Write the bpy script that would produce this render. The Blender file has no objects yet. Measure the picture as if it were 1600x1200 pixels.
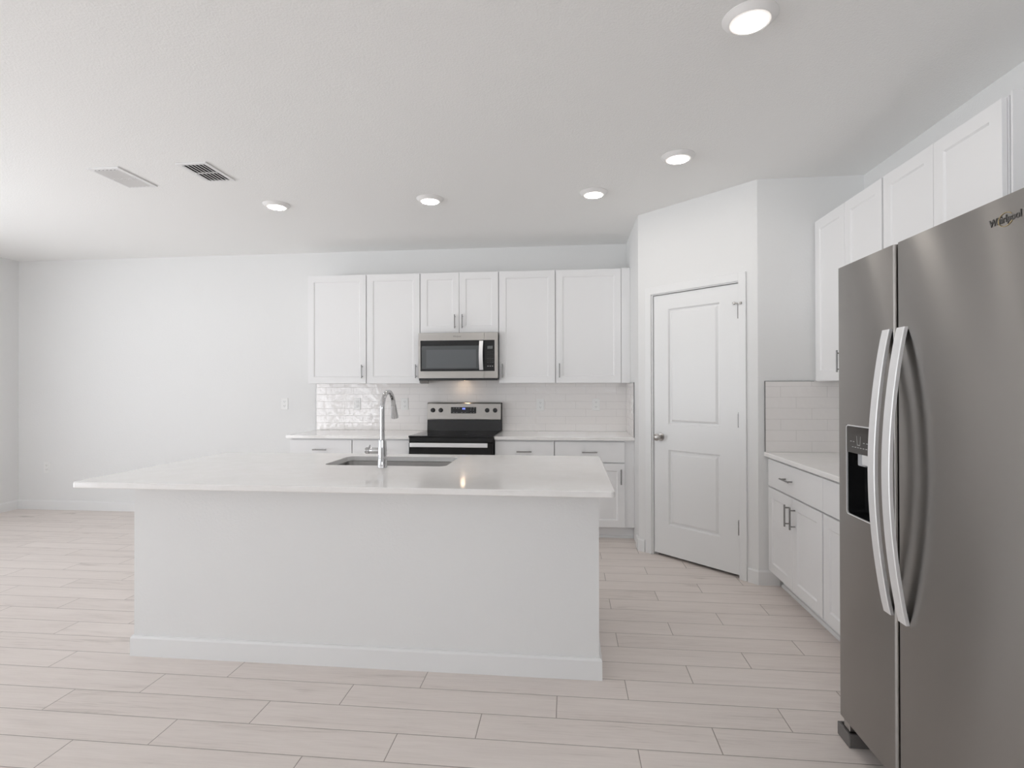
import bpy, bmesh, math, random
from mathutils import Vector, Matrix

S = bpy.context.scene
COL = S.collection
PI = math.pi
random.seed(7)

# ------------------------------------------------------------------ camera
F_PX, YAW, PITCH, ROLL, CAM_H = 846.08, 0.1035, 0.0044, -0.0023, 1.343
def make_camera():
    cd = bpy.data.cameras.new('camera'); co = bpy.data.objects.new('camera', cd); COL.objects.link(co)
    cd.sensor_width = 36.0; cd.sensor_fit = 'HORIZONTAL'; cd.lens = F_PX / 1600 * 36.0
    cd.clip_start = 0.02; cd.clip_end = 100
    cy, sy, cp, sp = math.cos(YAW), math.sin(YAW), math.cos(PITCH), math.sin(PITCH)
    fwd = Vector((-sy * cp, cy * cp, sp)); right = Vector((cy, sy, 0)); up = right.cross(fwd)
    cr, sr = math.cos(ROLL), math.sin(ROLL)
    r2 = cr * right + sr * up; u2 = -sr * right + cr * up
    m = Matrix((r2, u2, -fwd)).transposed().to_4x4(); m.translation = Vector((0, 0, CAM_H))
    co.matrix_world = m
    S.camera = co
make_camera()

# ------------------------------------------------------------------ world, view
S.view_settings.view_transform = 'Standard'
S.view_settings.look = 'None'
S.view_settings.gamma = 1.0
S.view_settings.use_curve_mapping = False
S.view_settings.exposure = 0.08
WORLD_STRENGTH = 7.3
LAMP_STRENGTH = 46.0
w = bpy.data.worlds.new('daylight'); S.world = w; w.use_nodes = True
wt_ = w.node_tree; bg = wt_.nodes['Background']
# hazy bright sky above the horizon, brighter glow added below to lift the ceiling
tc = wt_.nodes.new('ShaderNodeTexCoord'); sx = wt_.nodes.new('ShaderNodeSeparateXYZ'); wr = wt_.nodes.new('ShaderNodeValToRGB')
wt_.links.new(tc.outputs['Generated'], sx.inputs[0]); mr = wt_.nodes.new('ShaderNodeMapRange')
mr.inputs['From Min'].default_value = -1.0; wt_.links.new(sx.outputs[2], mr.inputs['Value']); wt_.links.new(mr.outputs[0], wr.inputs[0])
e = wr.color_ramp.elements
e[0].position = 0.492; e[0].color = (0.95, 0.98, 1.02, 1)
e[1].position = 0.508; e[1].color = (0.485, 0.515, 0.555, 1)
wt_.links.new(wr.outputs[0], bg.inputs['Color']); bg.inputs['Strength'].default_value = WORLD_STRENGTH
S.cycles.diffuse_bounces = 8
S.cycles.glossy_bounces = 5
S.cycles.max_bounces = 12
S.cycles.caustics_reflective = False
S.cycles.caustics_refractive = False
S.cycles.sample_clamp_indirect = 6.0

# room constants (metres)
D = 5.411          # back wall
W = 1.960          # right wall
XL = -6.066        # left wall
YR = -3.2          # wall behind the camera
CZ = 2.743         # ceiling
ZC = 0.897         # worktop height
RX = 0.572         # short return wall beside the back run
PY = 3.817         # wall beside the right run
DS = RX + 4.522    # diagonal pantry wall: x + y = DS
PX = DS - PY

def portal(name, loc, rot, sx, sy):
    l = bpy.data.lights.new(name, 'AREA'); l.shape = 'RECTANGLE'; l.size = sx; l.size_y = sy
    l.cycles.is_portal = True
    o = bpy.data.objects.new(name, l); COL.objects.link(o); o.location = loc; o.rotation_euler = rot
WIN = [  # daylight openings: wall, a0, a1, z0, z1
    ('left', 1.2, 3.4, 0.06, 2.12),
    ('left', -2.9, -0.9, 0.06, 2.12),  # unseen opening added to light the right base cabinets and refrigerator handles
    ('rear', -6.0, -5.1, 0.06, 2.12),
    ('rear', -0.8, 1.7, 1.50, 2.45),  # unseen opening added for fill light, set high to stay off the tile
]
for wl, a0, a1, z0, z1 in WIN:
    if wl == 'left':
        portal('window_daylight', (XL - 0.02, (a0 + a1) / 2, (z0 + z1) / 2), (0, -PI / 2, 0), z1 - z0, a1 - a0)
    else:
        portal('window_daylight', ((a0 + a1) / 2, YR - 0.02, (z0 + z1) / 2), (PI / 2, 0, 0), a1 - a0, z1 - z0)

# ------------------------------------------------------------------ materials
def new_mat(name):
    m = bpy.data.materials.new(name); m.use_nodes = True
    nt = m.node_tree; b = nt.nodes['Principled BSDF']
    return m, nt, b
def mat(name, col, rough=0.5, metal=0.0, spec=0.5, aniso=0.0, emis=None, estr=0.0, coat=0.0):
    m, nt, b = new_mat(name)
    b.inputs['Base Color'].default_value = (*col, 1); b.inputs['Roughness'].default_value = rough
    b.inputs['Metallic'].default_value = metal; b.inputs['Specular IOR Level'].default_value = spec
    if aniso: b.inputs['Anisotropic'].default_value = aniso
    if coat: b.inputs['Coat Weight'].default_value = coat; b.inputs['Coat Roughness'].default_value = 0.03
    if emis:
        b.inputs['Emission Color'].default_value = (*emis, 1); b.inputs['Emission Strength'].default_value = estr
    return m
def N(nt, t, **kw):
    n = nt.nodes.new(t)
    for k, v in kw.items(): setattr(n, k, v)
    return n
def MA(nt, op, a, b=None, c=None, clamp=False):
    n = nt.nodes.new('ShaderNodeMath'); n.operation = op; n.use_clamp = clamp
    for i, v in enumerate((a, b, c)):
        if v is None: continue
        if isinstance(v, (int, float)): n.inputs[i].default_value = v
        else: nt.links.new(v, n.inputs[i])
    return n.outputs[0]
def bump(nt, b, h, strength, dist):
    n = N(nt, 'ShaderNodeBump'); n.inputs['Strength'].default_value = strength; n.inputs['Distance'].default_value = dist
    nt.links.new(h, n.inputs['Height']); nt.links.new(n.outputs[0], b.inputs['Normal']); return n
def noise(nt, vec, scale, detail=3, rough=0.5, dim='3D'):
    n = N(nt, 'ShaderNodeTexNoise', noise_dimensions=dim)
    n.inputs['Scale'].default_value = scale; n.inputs['Detail'].default_value = detail; n.inputs['Roughness'].default_value = rough
    nt.links.new(vec, n.inputs['Vector']); return n
def pos(nt):
    return N(nt, 'ShaderNodeNewGeometry').outputs['Position']

def paint(name, col, rough, nscale, nstr, dist):
    m, nt, b = new_mat(name)
    b.inputs['Base Color'].default_value = (*col, 1); b.inputs['Roughness'].default_value = rough
    b.inputs['Specular IOR Level'].default_value = 0.3
    n = noise(nt, pos(nt), nscale, 4, 0.6)
    bump(nt, b, n.outputs[0], nstr, dist)
    return m
M = {}
M['wall'] = paint('wall_paint', (0.80, 0.803, 0.80), 0.65, 70, 0.25, 0.004)
M['ceiling'] = paint('textured_ceiling_paint', (0.89, 0.89, 0.88), 0.8, 110, 0.35, 0.006)
M['trim'] = mat('white_trim_paint', (0.815, 0.82, 0.82), 0.35)
M['cabinet'] = mat('white_cabinet_paint', (0.83, 0.83, 0.835), 0.38)
M['chrome'] = mat('chrome', (0.56, 0.56, 0.57), 0.06, 1.0)
M['nickel'] = mat('satin_nickel', (0.50, 0.48, 0.46), 0.28, 1.0)
M['pull'] = mat('brushed_nickel_pull', (0.29, 0.285, 0.28), 0.3, 1.0)
M['black_glass'] = mat('black_glass', (0.008, 0.008, 0.009), 0.04, 0.0, 0.5)
M['black'] = mat('black_enamel', (0.012, 0.012, 0.013), 0.25)
M['black_plastic'] = mat('black_plastic', (0.015, 0.015, 0.016), 0.4)
M['dark'] = mat('painted_duct_shade', (0.02, 0.02, 0.02), 0.8)  # near-black that paints in the shade of the vent ducts
M['window_tint'] = mat('grey_screened_glass', (0.085, 0.09, 0.095), 0.12)
M['window_tint_in'] = mat('grey_oven_cavity_glass', (0.12, 0.13, 0.137), 0.15)
M['plate'] = mat('white_plastic_plate', (0.84, 0.84, 0.83), 0.3)
M['slot'] = mat('socket_slot_grey', (0.22, 0.22, 0.22), 0.5)
M['vent_white'] = mat('white_enamelled_vent', (0.82, 0.82, 0.82), 0.45)
M['lens'] = mat('lamp_lens', (1, 1, 1), 0.4, emis=(1.0, 0.95, 0.89), estr=LAMP_STRENGTH)
M['lamp_rim'] = mat('painted_glow_lens_rim', (0.9, 0.88, 0.86), 0.4, emis=(1.0, 0.93, 0.87), estr=0.55)  # unlit ring round the lens, with a faint glow painted in
M['lamp_trim'] = mat('lamp_trim_white', (0.82, 0.81, 0.80), 0.5)
M['metal_edge'] = mat('tile_edge_metal', (0.30, 0.30, 0.30), 0.35, 1.0)
M['grey_foot'] = mat('grey_foot_cover', (0.14, 0.13, 0.125), 0.5)
M['display'] = mat('dark_grey_glass_panel', (0.055, 0.05, 0.046), 0.12)
M['icon'] = mat('printed_grey_icon', (0.42, 0.42, 0.41), 0.5)
M['icon_dim'] = mat('faint_printed_icon', (0.09, 0.09, 0.09), 0.5)
M['digit'] = mat('blue_clock_digit', (0.1, 0.12, 0.6), 0.5, emis=(0.25, 0.33, 1.0), estr=2.5)
M['lcd'] = mat('grey_lcd', (0.13, 0.14, 0.14), 0.3)
M['logo'] = mat('dark_badge_letter', (0.16, 0.155, 0.15), 0.3, 1.0)
M['swoosh'] = mat('gold_badge_ring', (0.62, 0.50, 0.28), 0.3, 1.0)
M['grey_plastic'] = mat('grey_plastic', (0.40, 0.41, 0.43), 0.35)
M['white_frame'] = mat('white_window_frame', (0.82, 0.82, 0.82), 0.4)
M['micro_light'] = mat('cooktop_lamp_lens', (1, 1, 1), 0.4, emis=(1.0, 0.72, 0.48), estr=40.0)
M['burner'] = mat('burner_ring_print', (0.10, 0.10, 0.105), 0.2)

def steel(name, col, rough, aniso, axis, spread='Z'):
    """brushed stainless: fine lines along one world axis, highlights stretched along the other"""
    m, nt, b = new_mat(name)
    b.inputs['Base Color'].default_value = (*col, 1); b.inputs['Metallic'].default_value = 1.0
    b.inputs['Roughness'].default_value = rough; b.inputs['Anisotropic'].default_value = aniso
    t = N(nt, 'ShaderNodeCombineXYZ'); t.inputs['XYZ'.index(spread)].default_value = 1.0
    nt.links.new(t.outputs[0], b.inputs['Tangent'])
    mp = N(nt, 'ShaderNodeMapping'); sc = [260, 260, 260]; sc['XYZ'.index(axis)] = 3
    mp.inputs['Scale'].default_value = sc
    nt.links.new(pos(nt), mp.inputs['Vector'])
    n = noise(nt, mp.outputs[0], 1.0, 2)
    r = MA(nt, 'MULTIPLY_ADD', n.outputs[0], 0.05, rough - 0.025)
    nt.links.new(r, b.inputs['Roughness'])
    return m
M['fridge'] = steel('brushed_dark_stainless', (0.385, 0.368, 0.35), 0.31, 1.0, 'Y')
M['handle_steel'] = mat('satin_light_stainless', (0.86, 0.86, 0.865), 0.42, 0.6)
M['steel'] = steel('brushed_stainless', (0.56, 0.545, 0.525), 0.30, 0.8, 'X')
M['sink_steel'] = steel('sink_stainless', (0.27, 0.265, 0.26), 0.30, 0.3, 'X')

def quartz():
    m, nt, b = new_mat('white_quartz')
    n = noise(nt, pos(nt), 9, 6, 0.65); n2 = noise(nt, pos(nt), 90, 3, 0.6)
    mix = N(nt, 'ShaderNodeValToRGB')
    mix.color_ramp.elements[0].position = 0.3; mix.color_ramp.elements[0].color = (0.845, 0.83, 0.81, 1)
    mix.color_ramp.elements[1].position = 0.62; mix.color_ramp.elements[1].color = (0.885, 0.875, 0.865, 1)
    s = MA(nt, 'MULTIPLY_ADD', n2.outputs[0], 0.25, MA(nt, 'MULTIPLY', n.outputs[0], 0.75))
    nt.links.new(s, mix.inputs[0]); nt.links.new(mix.outputs[0], b.inputs['Base Color'])
    b.inputs['Roughness'].default_value = 0.09
    return m
M['quartz'] = quartz()

def grid_masks(nt, u, v, L, H, u0, v0, off, gap):
    """running bond with a one-third shift per course; returns (joint mask, per-tile random, v-fraction, bevel height)"""
    vv = MA(nt, 'DIVIDE', MA(nt, 'SUBTRACT', v, v0), H)
    k = MA(nt, 'FLOOR', vv); fv = MA(nt, 'SUBTRACT', vv, k)
    uu = MA(nt, 'DIVIDE', MA(nt, 'SUBTRACT', MA(nt, 'SUBTRACT', u, u0), MA(nt, 'MULTIPLY', k, off)), L)
    c = MA(nt, 'FLOOR', uu); fu = MA(nt, 'SUBTRACT', uu, c)
    du = MA(nt, 'MULTIPLY', MA(nt, 'MINIMUM', fu, MA(nt, 'SUBTRACT', 1.0, fu)), L)
    dv = MA(nt, 'MULTIPLY', MA(nt, 'MINIMUM', fv, MA(nt, 'SUBTRACT', 1.0, fv)), H)
    d = MA(nt, 'MINIMUM', du, dv)
    joint = MA(nt, 'LESS_THAN', d, gap)
    cm = N(nt, 'ShaderNodeCombineXYZ'); nt.links.new(k, cm.inputs[0]); nt.links.new(c, cm.inputs[1])
    wn = N(nt, 'ShaderNodeTexWhiteNoise', noise_dimensions='2D'); nt.links.new(cm.outputs[0], wn.inputs['Vector'])
    edge = MA(nt, 'DIVIDE', d, gap * 2.2, clamp=True)
    return joint, wn, edge, du, dv

def tile(name, axis, u0, v0):
    m, nt, b = new_mat(name)
    sp = N(nt, 'ShaderNodeSeparateXYZ'); P = pos(nt); nt.links.new(P, sp.inputs[0])
    joint, wn, edge, du, dv = grid_masks(nt, sp.outputs[axis], sp.outputs[2], 0.2975, 0.0735, u0, v0, -0.0992, 0.0012)
    mix = N(nt, 'ShaderNodeMix', data_type='RGBA')
    mix.inputs['A'].default_value = (0.86, 0.835, 0.82, 1); mix.inputs['B'].default_value = (0.70, 0.68, 0.665, 1)
    nt.links.new(joint, mix.inputs['Factor']); nt.links.new(mix.outputs['Result'], b.inputs['Base Color'])
    b.inputs['Roughness'].default_value = 0.06
    sc = N(nt, 'ShaderNodeVectorMath', operation='MULTIPLY_ADD')
    nt.links.new(wn.outputs['Color'], sc.inputs[0]); sc.inputs[1].default_value = (7, 7, 7); nt.links.new(P, sc.inputs[2])
    n = noise(nt, sc.outputs[0], 17, 1, 0.4)
    h = MA(nt, 'ADD', MA(nt, 'MULTIPLY', n.outputs[0], 1.0), MA(nt, 'MULTIPLY', edge, 0.22))
    bump(nt, b, h, 0.5, 0.0045)
    return m
M['tile_back'] = tile('glossy_subway_tile', 0, -2.506 + 0.496, ZC)
M['tile_right'] = tile('glossy_subway_tile_right', 0, 1.42 + 0.496, ZC)
M['tile_return'] = tile('glossy_subway_tile_return', 1, 5.3, ZC)

def floor_mat():
    m, nt, b = new_mat('wood_look_plank_tile')
    P = pos(nt); sp = N(nt, 'ShaderNodeSeparateXYZ'); nt.links.new(P, sp.inputs[0])
    joint, wn, edge, du, dv = grid_masks(nt, sp.outputs[0], sp.outputs[1], 0.914, 0.1585, 0.253, 2.362, 0.3047, 0.0017)
    # grain: stretched noise shifted per plank
    off = N(nt, 'ShaderNodeVectorMath', operation='MULTIPLY_ADD')
    nt.links.new(wn.outputs['Color'], off.inputs[0]); off.inputs[1].default_value = (30, 30, 30); nt.links.new(P, off.inputs[2])
    mp = N(nt, 'ShaderNodeMapping'); mp.inputs['Scale'].default_value = (1.6, 16, 1); nt.links.new(off.outputs[0], mp.inputs['Vector'])
    g1 = noise(nt, mp.outputs[0], 1.0, 6, 0.62); g1.inputs['Distortion'].default_value = 0.7
    mp2 = N(nt, 'ShaderNodeMapping'); mp2.inputs['Scale'].default_value = (7, 120, 1); nt.links.new(off.outputs[0], mp2.inputs['Vector'])
    g2 = noise(nt, mp2.outputs[0], 1.0, 3, 0.6)
    mp3 = N(nt, 'ShaderNodeMapping'); mp3.inputs['Scale'].default_value = (2.2, 7, 1); nt.links.new(off.outputs[0], mp3.inputs['Vector'])
    g3 = noise(nt, mp3.outputs[0], 1.0, 2, 0.5)
    knots = MA(nt, 'MULTIPLY', MA(nt, 'SUBTRACT', 0.33, g3.outputs[0], clamp=True), 1.6)
    t = MA(nt, 'MULTIPLY_ADD', g1.outputs[0], 0.55, MA(nt, 'MULTIPLY', g2.outputs[0], 0.42))
    t = MA(nt, 'ADD', t, MA(nt, 'MULTIPLY_ADD', wn.outputs['Value'], 0.09, -0.03))
    t = MA(nt, 'SUBTRACT', t, knots)
    cr = N(nt, 'ShaderNodeValToRGB'); e = cr.color_ramp.elements
    e[0].position = 0.22; e[0].color = (0.50, 0.445, 0.405, 1)
    e[1].position = 0.66; e[1].color = (0.80, 0.735, 0.695, 1)
    x = e.new(0.44); x.color = (0.735, 0.67, 0.63, 1)
    nt.links.new(t, cr.inputs[0])
    mix = N(nt, 'ShaderNodeMix', data_type='RGBA'); mix.inputs['B'].default_value = (0.36, 0.315, 0.285, 1)
    nt.links.new(cr.outputs[0], mix.inputs['A']); nt.links.new(joint, mix.inputs['Factor'])
    nt.links.new(mix.outputs['Result'], b.inputs['Base Color'])
    r = MA(nt, 'MULTIPLY_ADD', g2.outputs[0], 0.15, 0.36); nt.links.new(r, b.inputs['Roughness'])
    b.inputs['Specular IOR Level'].default_value = 0.35
    h = MA(nt, 'ADD', MA(nt, 'MULTIPLY', edge, 1.0), MA(nt, 'MULTIPLY', g2.outputs[0], 0.12))
    bump(nt, b, h, 0.5, 0.0025)
    return m
M['floor'] = floor_mat()

def glass_mat():
    m, nt, b = new_mat('clear_window_glass')
    out = nt.nodes['Material Output']
    t = N(nt, 'ShaderNodeBsdfTransparent'); g = N(nt, 'ShaderNodeBsdfGlossy'); g.inputs['Roughness'].default_value = 0.02
    mx = N(nt, 'ShaderNodeMixShader'); mx.inputs[0].default_value = 0.05
    nt.links.new(t.outputs[0], mx.inputs[1]); nt.links.new(g.outputs[0], mx.inputs[2]); nt.links.new(mx.outputs[0], out.inputs[0])
    nt.nodes.remove(b)
    return m
M['glass'] = glass_mat()

# ------------------------------------------------------------------ mesh helpers
class MB:
    def __init__(s): s.bm = bmesh.new()
    def box(s, x0, x1, y0, y1, z0, z1, bev=0.0, seg=2):
        b = bmesh.new()
        bmesh.ops.create_cube(b, size=1.0)
        for v in b.verts:
            v.co = Vector(((x0 + x1) / 2 + v.co.x * (x1 - x0), (y0 + y1) / 2 + v.co.y * (y1 - y0), (z0 + z1) / 2 + v.co.z * (z1 - z0)))
        if bev: bmesh.ops.bevel(b, geom=b.edges[:] + b.verts[:], offset=bev, segments=seg, profile=0.5, affect='EDGES')
        s._merge(b); return s
    def _merge(s, b):
        vm = {}
        for v in b.verts: vm[v] = s.bm.verts.new(v.co)
        for f in b.faces:
            try: nf = s.bm.faces.new([vm[v] for v in f.verts]); nf.smooth = f.smooth
            except ValueError: pass
        b.free()
    def poly(s, pts):
        s.bm.faces.new([s.bm.verts.new(p) for p in pts]); return s
    def loft(s, rings, cap0=True, cap1=True, closed=True):
        """rings: lists of equally many points"""
        vr = [[s.bm.verts.new(p) for p in r] for r in rings]
        n = len(vr[0])
        for a, b in zip(vr[:-1], vr[1:]):
            for i in range(n if closed else n - 1):
                j = (i + 1) % n
                s.bm.faces.new((a[i], a[j], b[j], b[i]))
        if cap0: s.bm.faces.new(vr[0][::-1])
        if cap1: s.bm.faces.new(vr[-1])
        return s
    def lathe(s, prof, origin=(0, 0, 0), axis='Z', seg=40, cap0=True, cap1=True):
        o = Vector(origin); rings = []
        for r, h in prof:
            ring = []
            for i in range(seg):
                a = 2 * PI * i / seg; c, q = math.cos(a) * r, math.sin(a) * r
                p = {'Z': (c, q, h), 'Y': (c, h, -q), 'X': (h, c, q)}[axis]
                ring.append(o + Vector(p))
            rings.append(ring)
        return s.loft(rings, cap0, cap1)
    def tube(s, pts, r, seg=16):
        pts = [Vector(p) for p in pts]; rs = r if isinstance(r, (list, tuple)) else [r] * len(pts)
        rings = []; prev = None
        for i, p in enumerate(pts):
            t = (pts[min(i + 1, len(pts) - 1)] - pts[max(i - 1, 0)]).normalized()
            if prev is None:
                a = Vector((1, 0, 0)) if abs(t.x) < 0.9 else Vector((0, 1, 0))
                u = (a - t * a.dot(t)).normalized()
            else: u = (prev - t * prev.dot(t)).normalized()
            prev = u; v = t.cross(u)
            rings.append([p + (u * math.cos(2 * PI * k / seg) + v * math.sin(2 * PI * k / seg)) * rs[i] for k in range(seg)])
        return s.loft(rings)
    def rect_rings(s, x0, x1, z0, z1, rings, cap0=True, cap1=True):
        """nested rectangles in the xz plane: rings = [(inset, y)], the first is the back"""
        R = []
        for i, y in rings:
            R.append([(x0 + i, y, z0 + i), (x1 - i, y, z0 + i), (x1 - i, y, z1 - i), (x0 + i, y, z1 - i)])
        return s.loft(R, cap0, cap1)
    def build(s, name, m, parent=None, smooth=False, angle=35):
        bmesh.ops.remove_doubles(s.bm, verts=s.bm.verts, dist=1e-6)
        bmesh.ops.recalc_face_normals(s.bm, faces=s.bm.faces)
        me = bpy.data.meshes.new(name); s.bm.to_mesh(me); s.bm.free()
        me.materials.append(m)
        if smooth:
            for p in me.polygons: p.use_smooth = True
            try: me.set_sharp_from_angle(angle=math.radians(angle))
            except Exception: pass
        o = bpy.data.objects.new(name, me); COL.objects.link(o)
        if parent: o.parent = parent
        return o
def rrect(x0, x1, y0, y1, r, seg=6):
    pts = []
    for cx, cy, a0 in ((x1 - r, y1 - r, 0), (x0 + r, y1 - r, 90), (x0 + r, y0 + r, 180), (x1 - r, y0 + r, 270)):
        for i in range(seg + 1):
            a = math.radians(a0 + 90 * i / seg); pts.append((cx + r * math.cos(a), cy + r * math.sin(a)))
    return pts

def tag(o, label=None, cat=None, group=None, kind=None):
    if label: o['label'] = label
    if cat: o['category'] = cat
    if group: o['group'] = group
    if kind: o['kind'] = kind
    return o
def thing(name, label, cat, loc=(0, 0, 0), rot=0.0, group=None):
    o = bpy.data.objects.new(name, None); COL.objects.link(o); o.empty_display_size = 0.1
    o.location = loc; o.rotation_euler = (0, 0, rot)
    return tag(o, label, cat, group)
def struct(name, mb, m, label=None, cat=None):
    o = mb.build(name, m); o['kind'] = 'structure'
    return tag(o, label, cat)
def copy_tree(src, parent=None):
    c = src.copy(); COL.objects.link(c)
    if parent: c.parent = parent
    for ch in list(src.children): copy_tree(ch, c)
    return c
FACE_L = -PI / 2     # local front (-y) turned to face world -x

# ------------------------------------------------------------------ room shell
T = 0.12
struct('floor', MB().box(XL - T, W + T, YR - T, D + T, -0.10, 0.0), M['floor'], 'pale wood look plank tile floor laid in a one third bond', 'floor')
struct('ceiling', MB().box(XL - T, W + T, YR - T, D + T, CZ, CZ + 0.12), M['ceiling'], 'white textured ceiling over kitchen and dining area', 'ceiling')
struct('wall_back', MB().box(XL - T, W + T, D, D + T, 0, CZ), M['wall'], 'long white wall behind the range and dining area', 'wall')
struct('wall_right', MB().box(W, W + T, YR, D, 0, CZ), M['wall'], 'white wall behind the refrigerator and right cabinets', 'wall')
def wall_with_holes(name, along, a0, a1, c0, c1, holes, label):
    mb = MB(); xs = [a0]
    for h in sorted(holes): xs += [h[0], h[1]]
    xs.append(a1)
    def bx(u0, u1, z0, z1):
        if along == 'y': mb.box(c0, c1, u0, u1, z0, z1)
        else: mb.box(u0, u1, c0, c1, z0, z1)
    for i in range(0, len(xs), 2): bx(xs[i], xs[i + 1], 0, CZ)
    for h in holes:
        bx(h[0], h[1], 0, h[2]); bx(h[0], h[1], h[3], CZ)
    return struct(name, mb, M['wall'], label, 'wall')
wall_with_holes('wall_left', 'y', YR - T, D, XL - T, XL, [h[1:] for h in WIN if h[0] == 'left'], 'white wall at far left of the dining area')
wall_with_holes('wall_rear', 'x', XL, W + T, YR - T, YR, [h[1:] for h in WIN if h[0] == 'rear'], 'white wall with windows behind the camera, the high one added for daylight')
# pantry: return wall, diagonal wall with door opening, wall beside the right run
struct('wall_return', MB().box(RX, RX + 0.09, DS - RX, D, 0, CZ), M['wall'], 'short white wall closing the back cabinet run', 'wall')
struct('wall_pantry', MB().box(PX, W, PY, PY + 0.09, 0, CZ), M['wall'], 'narrow white wall between pantry corner and right cabinets', 'wall')
DL = (PX - RX) * math.sqrt(2)      # length of the diagonal wall
DOOR0, DOOR1, DOORT = 0.128, 0.868, 2.078
def diag_empty(): return (RX, DS - RX, 0), -PI / 4
mb = MB()
mb.box(0, DOOR0, 0, 0.10, 0, CZ); mb.box(DOOR1, DL, 0, 0.10, 0, CZ); mb.box(DOOR0, DOOR1, 0, 0.10, DOORT, CZ)
o = struct('wall_diagonal', mb, M['wall'], 'angled white pantry wall holding the door', 'wall')
o.location, o.rotation_euler = diag_empty()[0], (0, 0, -PI / 4)

# baseboards ---------------------------------------------------------------
BH, BT = 0.10, 0.013
def base_profile(mb, L, x0=0.0):
    """baseboard from local x0 to L, against y=0, standing out to -y"""
    prof = [(0, 0), (-BT, 0), (-BT, BH - 0.012), (-BT + 0.004, BH - 0.004), (-BT + 0.005, BH), (0, BH)]
    return mb.loft([[(x0, p[0], p[1]) for p in prof], [(L, p[0], p[1]) for p in prof]])
def baseboard(name, x0, L, loc, rot, label):
    o = base_profile(MB(), L, x0).build(name, M['trim']); o.location = loc; o.rotation_euler = (0, 0, rot)
    o['kind'] = 'structure'; return tag(o, label, 'baseboard')
baseboard('baseboard_back', 0, -2.575 - XL, (XL, D, 0), 0, 'white baseboard along the long dining wall')
baseboard('baseboard_left', 3.46 - YR, D - YR - BT - 0.002, (XL, YR, 0), PI / 2, 'white baseboard along the far left wall')
baseboard('baseboard_diagonal_left', 0, 0.064, (RX, DS - RX, 0), -PI / 4, 'short white baseboard left of the pantry door')
baseboard('baseboard_diagonal_right', 0.926, DL + 0.006, (RX, DS - RX, 0), -PI / 4, 'short white baseboard right of the pantry door')
baseboard('baseboard_pantry', -0.004, W - PX - 0.55, (PX, PY, 0), 0, 'white baseboard between pantry corner and right cabinets')
baseboard('baseboard_return', -0.10, 0.0, (RX, DS - RX, 0), FACE_L, 'short white baseboard on the return wall end')

# unseen windows behind and left of the camera, two added for their daylight ------------------------------------
for i, (wl, a0, a1, z0, z1) in enumerate(WIN):
    e = bpy.data.objects.new('window_%d' % (i + 1), None); COL.objects.link(e); e['kind'] = 'structure'
    tag(e, ['white framed sliding glass door in the left wall near the dining corner', 'white framed sliding glass door added for daylight in the left wall near the rear corner', 'white framed sliding glass door in the rear wall', 'wide high white framed window added for daylight straight behind the camera'][i], 'window')
    if wl == 'left': e.location = (XL - 0.06, a1, 0); e.rotation_euler = (0, 0, -PI / 2)
    else: e.location = (a0, YR - 0.06, 0)
    L = a1 - a0; f = 0.055; mb = MB()
    for x in (0, L / 2 - f / 2, L - f): mb.box(x, x + f, -0.03, 0.03, z0, z1)
    mb.box(0, L, -0.029, 0.029, z0, z0 + f); mb.box(0, L, -0.029, 0.029, z1 - f, z1)
    mb.build('window_frame', M['white_frame'], e)
    MB().box(0.02, L - 0.02, -0.003, 0.003, z0 + 0.02, z1 - 0.02).build('pane', M['glass'], e)

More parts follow.
